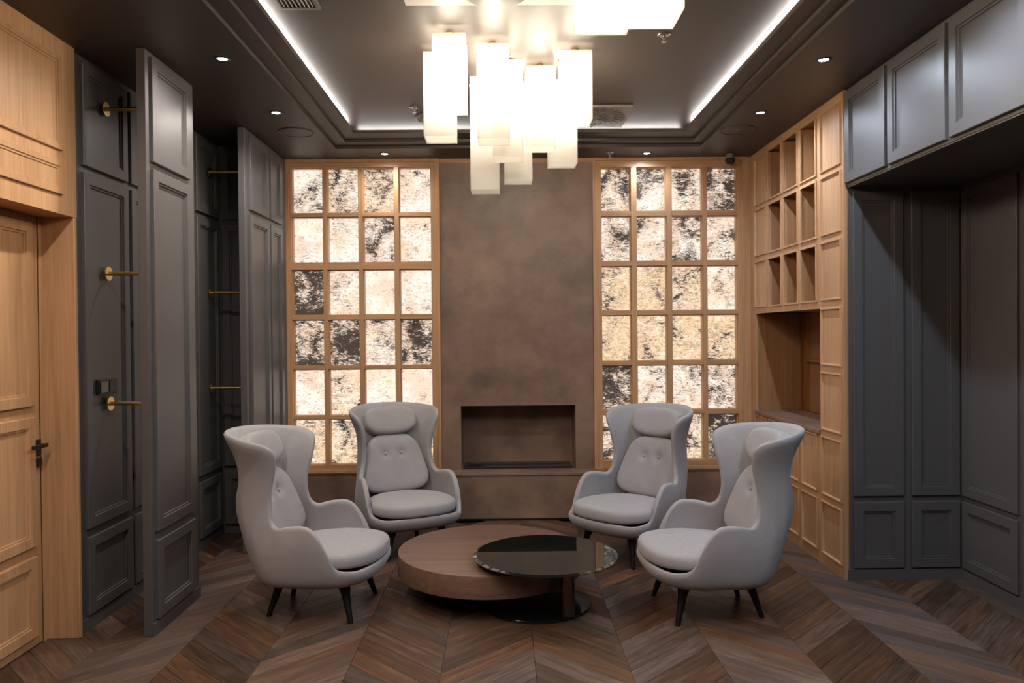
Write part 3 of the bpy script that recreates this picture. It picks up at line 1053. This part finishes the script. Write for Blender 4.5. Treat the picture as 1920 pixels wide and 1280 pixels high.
# ------------------------------------------------------------------ pendant shades
def pendant(x, y, zb, label, w=0.193, ztop=3.415, L_=0.13):
    t = thing('pendant_shade', (x, y, ZT), label, 'pendant light', 'frosted glass box pendants')
    h, g = w / 2, 0.006
    m = MB()
    x0, x1, y0, y1 = x - h, x + h, y - h, y + h
    # open-topped glass box: four walls and an inset bottom
    m.box(x0, y0, zb, x1, y0 + g, ztop)
    m.box(x0, y1 - g, zb, x1, y1, ztop)
    m.box(x0, y0 + g, zb, x0 + g, y1 - g, ztop)
    m.box(x1 - g, y0 + g, zb, x1, y1 - g, ztop)
    m.box(x0 + g, y0 + g, zb + 0.001, x1 - g, y1 - g, zb + g)
    m.build('glass_box', SHADE, t)
    m = MB().tube((x, y, ZT - 0.0005), (x, y, ztop - 0.05), 0.009)
    m.tube((x, y, ZT - 0.0005), (x, y, ZT - 0.018), 0.022, n=20)
    m.build('stem', BRASS, t, angle=40)
    MB().tube((x, y, ztop - 0.05), (x, y, ztop - 0.12), 0.021, 0.017, n=20).build('lamp_holder', BRASS, t, angle=40)
    MB().tube((x, y, ztop - 0.1205), (x, y, ztop - 0.12 - L_), 0.024, n=10).build('bulb', BULB, t, smooth=False)
    zc = ztop - 0.035
    MB().tube((x0 - 0.008, y, zc), (x1 + 0.008, y, zc), 0.0045, n=10).tube((x0 - 0.008, y, zc), (x0 - 0.0005, y, zc), 0.009, n=12).tube((x1 + 0.0005, y, zc), (x1 + 0.008, y, zc), 0.009, n=12).build('cross_pin', BRASS, t, angle=40)
    return t
PEN = [(-0.293, 4.427, 2.998, 'frosted glass box pendant, short, front left of the cluster over the table'),
       (-0.374, 4.715, 2.904, 'frosted glass box pendant, leftmost of the cluster, partly behind the front left one'),
       (-0.110, 5.155, 2.661, 'frosted glass box pendant hanging lowest of all in the cluster'),
       (-0.044, 4.587, 2.857, 'frosted glass box pendant in the front centre of the cluster'),
       (0.045, 4.860, 2.811, 'frosted glass box pendant close behind the front centre one'),
       (0.256, 4.965, 2.902, 'frosted glass box pendant between the centre and the right front ones'),
       (0.460, 4.696, 2.996, 'frosted glass box pendant, short, front right of the cluster'),
       (0.420, 5.229, 2.854, 'frosted glass box pendant behind the short front right one'),
       (0.116, 5.292, 2.753, 'frosted glass box pendant at the back of the cluster, second lowest bottom'),
       (0.364, 2.680, 2.786, 'big frosted glass box pendant at the top picture edge, left of the near pair'),
       (0.567, 2.822, 2.864, 'big frosted glass box pendant at the top picture edge, right of the near pair'),
       (-0.25, 2.35, 2.95, 'unseen frosted glass box pendant added to the near cluster for its light, above the picture edge, left'),  # from here on: unseen pendants, added to give the room more light
       (0.05, 2.20, 2.85, 'unseen frosted glass box pendant added to the near cluster for its light, above the picture edge, middle'),
       (0.70, 2.25, 2.95, 'unseen frosted glass box pendant added to the near cluster for its light, above the picture edge, right')]
for x, y, zb, lab in PEN:
    pendant(x, y, zb, lab, L_=0.13 if y > 4 else 0.32)
pl = tag(MB().bbox(-0.50, 3.05, ZT - 0.012, 0.40, 4.035, ZT - 0.0005, 0.002).build('ceiling_plate', SHELLW),
         'flat white ceiling plate showing a thin edge at the top of the picture', 'plate')
tag(MB().lathe((-0.022, 3.86, ZT - 0.0125), [(0.165, -0.0005), (0.170, -0.010), (0.160, -0.020), (0.02, -0.022)], n=40).build('ceiling_disc', BLACK, angle=30),
    'round black disc fixed to the ceiling at the top centre picture edge', 'ceiling fitting')

# ------------------------------------------------------------------ coffee tables
t = thing('coffee_table', (-0.10, 4.98, 0), 'low round brown wooden drum table in the middle of the armchairs', 'table')
cx, cy, R, zt, zb = -0.100, 4.985, 0.600, 0.29, 0.150
MB().lathe((cx, cy, 0), [(R - 0.004, zb), (R, zb + 0.004), (R, zt - 0.006), (R - 0.002, zt - 0.002), (R - 0.006, zt)], n=96).build('drum', TABLE_WOOD, t, angle=35)
MB().lathe((-0.30, 5.11, 0), [(0.235, 0.0), (0.235, zb - 0.0005)], n=56).build('plinth', BLACK, t, angle=35)
t = thing('side_table', (0.19, 4.74, 0), 'round smoked black glass table overlapping the wooden drum table', 'table')
gx, gy, gz, GR = 0.249, 4.650, 0.345, 0.444
MB().lathe((gx, gy, 0), [(GR - 0.012, gz - 0.012), (GR - 0.002, gz - 0.010), (GR, gz - 0.006), (GR - 0.020, gz)], n=96).build('glass_top', SMOKED, t, angle=12)
MB().lathe((0.372, 4.505, 0), [(0.043, 0.0165), (0.043, gz - 0.0225)], n=32).build('column', plain('bronze_tube', (0.11, 0.08, 0.06), 0.25, metal=0.8), t, angle=35)
MB().lathe((0.372, 4.505, 0), [(0.075, gz - 0.022), (0.075, gz - 0.0125)], n=32).build('top_plate', BLACKGL, t, angle=35)
MB().lathe((0.195, 4.742, 0), [(0.335, 0.0), (0.340, 0.003), (0.340, 0.013), (0.337, 0.016)], n=80).build('base_disc', BLACKGL, t, angle=35)

# ------------------------------------------------------------------ armchairs
def catmull(P, n, closed=False):
    P = np.array(P, float)
    m = len(P)
    out = []
    for i in range(m - 1):
        p0 = P[i - 1] if i > 0 else 2 * P[0] - P[1]
        p1, p2 = P[i], P[i + 1]
        p3 = P[i + 2] if i + 2 < m else 2 * P[-1] - P[-2]
        for k in range(n):
            t_ = k / n
            out.append(0.5 * ((2 * p1) + (-p0 + p2) * t_ + (2 * p0 - 5 * p1 + 4 * p2 - p3) * t_ ** 2 + (-p0 + 3 * p1 - 3 * p2 + p3) * t_ ** 3))
    out.append(P[-1])
    return np.array(out)
# columns of (forward, lateral, height), front centre to back centre, base to rim
KEYS = [
    [(.290, 0, .207), (.365, 0, .236), (.396, 0, .272), (.406, 0, .305), (.402, 0, .330)],
    [(.280, .155, .207), (.350, .172, .236), (.382, .182, .272), (.392, .188, .305), (.388, .188, .330)],
    [(.235, .235, .207), (.298, .280, .236), (.322, .302, .270), (.326, .312, .300), (.318, .314, .326)],
    [(.165, .275, .207), (.215, .338, .240), (.230, .360, .280), (.232, .368, .320), (.220, .364, .352)],
    [(.115, .290, .207), (.150, .352, .244), (.172, .378, .310), (.177, .386, .390), (.165, .384, .455)],
    [(.065, .295, .207), (.090, .356, .248), (.112, .384, .345), (.115, .393, .450), (.108, .388, .545)],
    [(.000, .298, .207), (.015, .358, .250), (.030, .386, .365), (.035, .393, .480), (.038, .382, .596)],
    [(-.070, .298, .207), (-.075, .357, .250), (-.078, .382, .370), (-.080, .383, .480), (-.075, .364, .592)],
    [(-.125, .295, .207), (-.145, .352, .250), (-.152, .372, .370), (-.155, .364, .480), (-.155, .343, .577)],
    [(-.165, .288, .207), (-.195, .344, .254), (-.215, .358, .390), (-.218, .345, .510), (-.198, .317, .632)],
    [(-.195, .275, .207), (-.238, .328, .258), (-.275, .338, .430), (-.268, .318, .590), (-.196, .293, .760)],
    [(-.220, .255, .207), (-.275, .304, .262), (-.325, .312, .490), (-.312, .302, .700), (-.158, .316, .930)],
    [(-.243, .228, .207), (-.306, .272, .265), (-.376, .289, .555), (-.364, .290, .790), (-.172, .364, 1.035)],
    [(-.263, .190, .207), (-.332, .228, .267), (-.422, .252, .600), (-.406, .262, .830), (-.308, .388, 1.080)],
    [(-.280, .145, .207), (-.352, .174, .269), (-.464, .198, .640), (-.438, .208, .855), (-.455, .305, 1.100)],
    [(-.292, .082, .207), (-.366, .098, .270), (-.488, .113, .655), (-.458, .120, .868), (-.565, .172, 1.108)],
    [(-.297, 0, .207), (-.372, 0, .270), (-.497, 0, .660), (-.466, 0, .872), (-.600, 0, 1.112)],
]
def chair_shell():
    cols = np.array([catmull(c, 4) for c in KEYS])         # key, t, 3
    nt = cols.shape[1]
    half = np.stack([catmull(cols[:, k], 4) for k in range(nt)], 1)   # s, t, 3
    left = half
    right = half[1:-1][::-1].copy()
    right[:, :, 1] *= -1
    ring = np.concatenate([left, right], 0)
    ns = len(ring)
    m = MB()
    vs = [tuple(p) for s_ in ring for p in s_]
    fs = []
    for i in range(ns):
        j = (i + 1) % ns
        for k in range(nt - 1):
            fs.append((i * nt + k, j * nt + k, j * nt + k + 1, i * nt + k + 1))
    # bottom
    for sc, z in ((0.8, 0.205), (0.4, 0.202)):
        vs += [(p[0][0] * sc - 0.01 * (1 - sc), p[0][1] * sc, z) for p in ring]
    n0 = ns * nt
    for i in range(ns):
        j = (i + 1) % ns
        fs.append((j * nt, i * nt, n0 + i, n0 + j))
        fs.append((n0 + j, n0 + i, n0 + ns + i, n0 + ns + j))
    vs.append((-0.01, 0, 0.202))
    for i in range(ns):
        j = (i + 1) % ns
        fs.append((n0 + ns + j, n0 + ns + i, n0 + 2 * ns))
    m.add(vs, fs)
    return m
def superell(a, n):
    c, s_ = math.cos(a), math.sin(a)
    k = (abs(c) ** n + abs(s_) ** n) ** (-1 / n)
    return c * k, s_ * k
def cushion_mb(wf, hh, th, mapf, n=3.2, dome=0.35, na=56, dimples=()):
    """rounded cushion: outline |x|/w(y), y/hh ; th half thickness; mapf maps (x, y, z) into the chair"""
    prof = [(0.0, 1.0), (0.09, 0.999), (0.17, 0.997), (0.25, 0.993), (0.32, 0.988), (0.38, 0.982), (0.44, 0.975), (0.50, 0.967), (0.56, 0.957), (0.64, 0.94), (0.74, 0.91), (0.86, 0.82), (0.93, 0.68), (0.975, 0.46), (1.0, 0.12),
            (1.0, -0.45), (0.99, -0.75), (0.95, -0.93), (0.6, -1.0), (0.0, -1.0)]
    m = MB()
    vs, fs = [], []
    rings = []
    for r, q in prof:
        idx = []
        cnt = 1 if r == 0 else na
        for k in range(cnt):
            ex, ey = superell(2 * PI * k / na, n)
            y = ey * hh * r
            x = ex * r * wf(y)
            z = th * q
            for (dx, dy, dep) in dimples:
                if q > 0:
                    z -= dep * math.exp(-((x - dx) ** 2 + (y - dy) ** 2) / 0.0014)
            idx.append(len(vs))
            vs.append(mapf(x, y, z))
        rings.append(idx)
    for a, b_ in zip(rings[:-1], rings[1:]):
        if len(a) == 1:
            fs += [(a[0], b_[k], b_[(k + 1) % na]) for k in range(na)]
        elif len(b_) == 1:
            fs += [(a[(k + 1) % na], a[k], b_[0]) for k in range(na)]
        else:
            fs += [(a[(k + 1) % na], a[k], b_[k], b_[(k + 1) % na]) for k in range(na)]
    m.add(vs, fs)
    return m
def lean(F0, z0, F1, z1, wrap):
    """map cushion plane onto a leaning back: y runs from (F0,z0) to (F1,z1), z out to the front"""
    d = nrm([F1 - F0, z1 - z0])
    nf = np.array([d[1], -d[0]])
    mid = np.array([(F0 + F1) / 2, (z0 + z1) / 2])
    def f(x, y, z):
        p = mid + d * y + nf * (z + wrap * x * x)
        return (p[0], x, p[1])
    return f
def make_chair():
    t = thing('wing_armchair', (0, 0, 0), '', 'armchair', 'grey wing armchairs around the coffee tables')
    sh = chair_shell().build('shell', FABRIC, t, smooth=True)
    bm = bmesh.new()
    bm.from_mesh(sh.data)
    bmesh.ops.recalc_face_normals(bm, faces=bm.faces[:])
    low = min(bm.faces, key=lambda f: f.calc_center_median().z)      # underside must face down, so the wall thickens inwards
    if low.normal.z > 0:
        bmesh.ops.reverse_faces(bm, faces=bm.faces[:])
    bm.to_mesh(sh.data)
    bm.free()
    md = sh.modifiers.new('thickness', 'SOLIDIFY')
    md.thickness = 0.040
    md.offset = -1
    md.use_even_offset = False
    ms = sh.modifiers.new('round', 'SUBSURF')
    ms.levels = 1
    ms.render_levels = 1
    # seat cushion
    def seatmap(x, y, z):
        F = 0.070 + y
        zz = 0.378 + z + (0.014 * (1 - (x / 0.33) ** 2) if z > 0 else 0) - 0.015 * max(0, -y) / 0.3
        return (F, x, zz)
    def wseat(y):
        u = (y + 0.315) / 0.63
        return 0.352 - 0.050 * max(0, 1 - u) ** 1.5 - 0.03 * max(0, u - 0.5)
    cushion_mb(wseat, 0.340, 0.050, seatmap, n=2.6).build('seat_cushion', FABRIC, t, smooth=True)
    bl = lean(-0.265, 0.400, -0.392, 0.862, 0.75)
    def wback(y):
        u = (y + 0.23) / 0.46
        return 0.298 - 0.100 * max(0, u) ** 1.4
    bt = [(-0.068, 0.078), (0.068, 0.078)]
    cushion_mb(wback, 0.240, 0.050, bl, n=4.2, dimples=[(x, y, 0.020) for x, y in bt]).build('back_cushion', FABRIC, t, smooth=True)
    for x, y in bt:
        p = np.array(bl(x, y, 0.029))
        q = np.array(bl(x, y, 0.043))
        MB().tube(p, q, 0.015, 0.009, n=16).build('button', FABRIC, t, angle=60)
    hl = lean(-0.378, 0.862, -0.462, 1.085, 0.95)
    cushion_mb(lambda y: 0.222, 0.120, 0.058, hl, n=3.0).build('head_cushion', FABRIC, t, smooth=True)
    for F, L_, tF, tL in ((.265, .255, .195, .185), (.265, -.255, .195, -.185), (-.27, .185, -.195, .130), (-.27, -.185, -.195, -.130)):
        m = MB()
        pts = [((tF, tL, .232), .046), ((tF + (F - tF) * .22, tL + (L_ - tL) * .22, .196), .036), ((tF + (F - tF) * .40, tL + (L_ - tL) * .40, .150), .0255),
               ((tF + (F - tF) * .7, tL + (L_ - tL) * .7, .075), .0200), ((F, L_, 0), .0150)]
        vs, fs = [], []
        n = 14
        for (p, r) in pts:
            for k in range(n):
                g = 2 * PI * k / n
                vs.append((p[0] + r * math.cos(g), p[1] + r * math.sin(g), p[2]))
        for i in range(len(pts) - 1):
            for k in range(n):
                fs.append((i * n + (k + 1) % n, i * n + k, (i + 1) * n + k, (i + 1) * n + (k + 1) % n))
        fs.append(tuple(range(n)))
        fs.append(tuple((len(pts) - 1) * n + k for k in range(n))[::-1])
        m.add(vs, fs).build('leg', LEGM, t, angle=60)
    return t
proto = make_chair()
CH = [(-1.145, 4.745, -7.0, 'grey wing armchair at the front left beside the charcoal fin, turned to the right'),
      (1.240, 4.630, 184.5, 'grey wing armchair at the front right before the oak bookcase, turned to the left'),
      (-0.775, 6.020, -62.5, 'grey wing armchair at the back left in front of the left glowing grid'),
      (0.940, 5.770, -137.0, 'grey wing armchair at the back right in front of the right glowing grid')]
for k, (x, y, a, lab) in enumerate(CH):
    o = proto if k == 0 else copy_tree(proto)
    o.location = (x, y, 0)
    o.rotation_euler = (0, 0, math.radians(a))
    o['label'] = lab
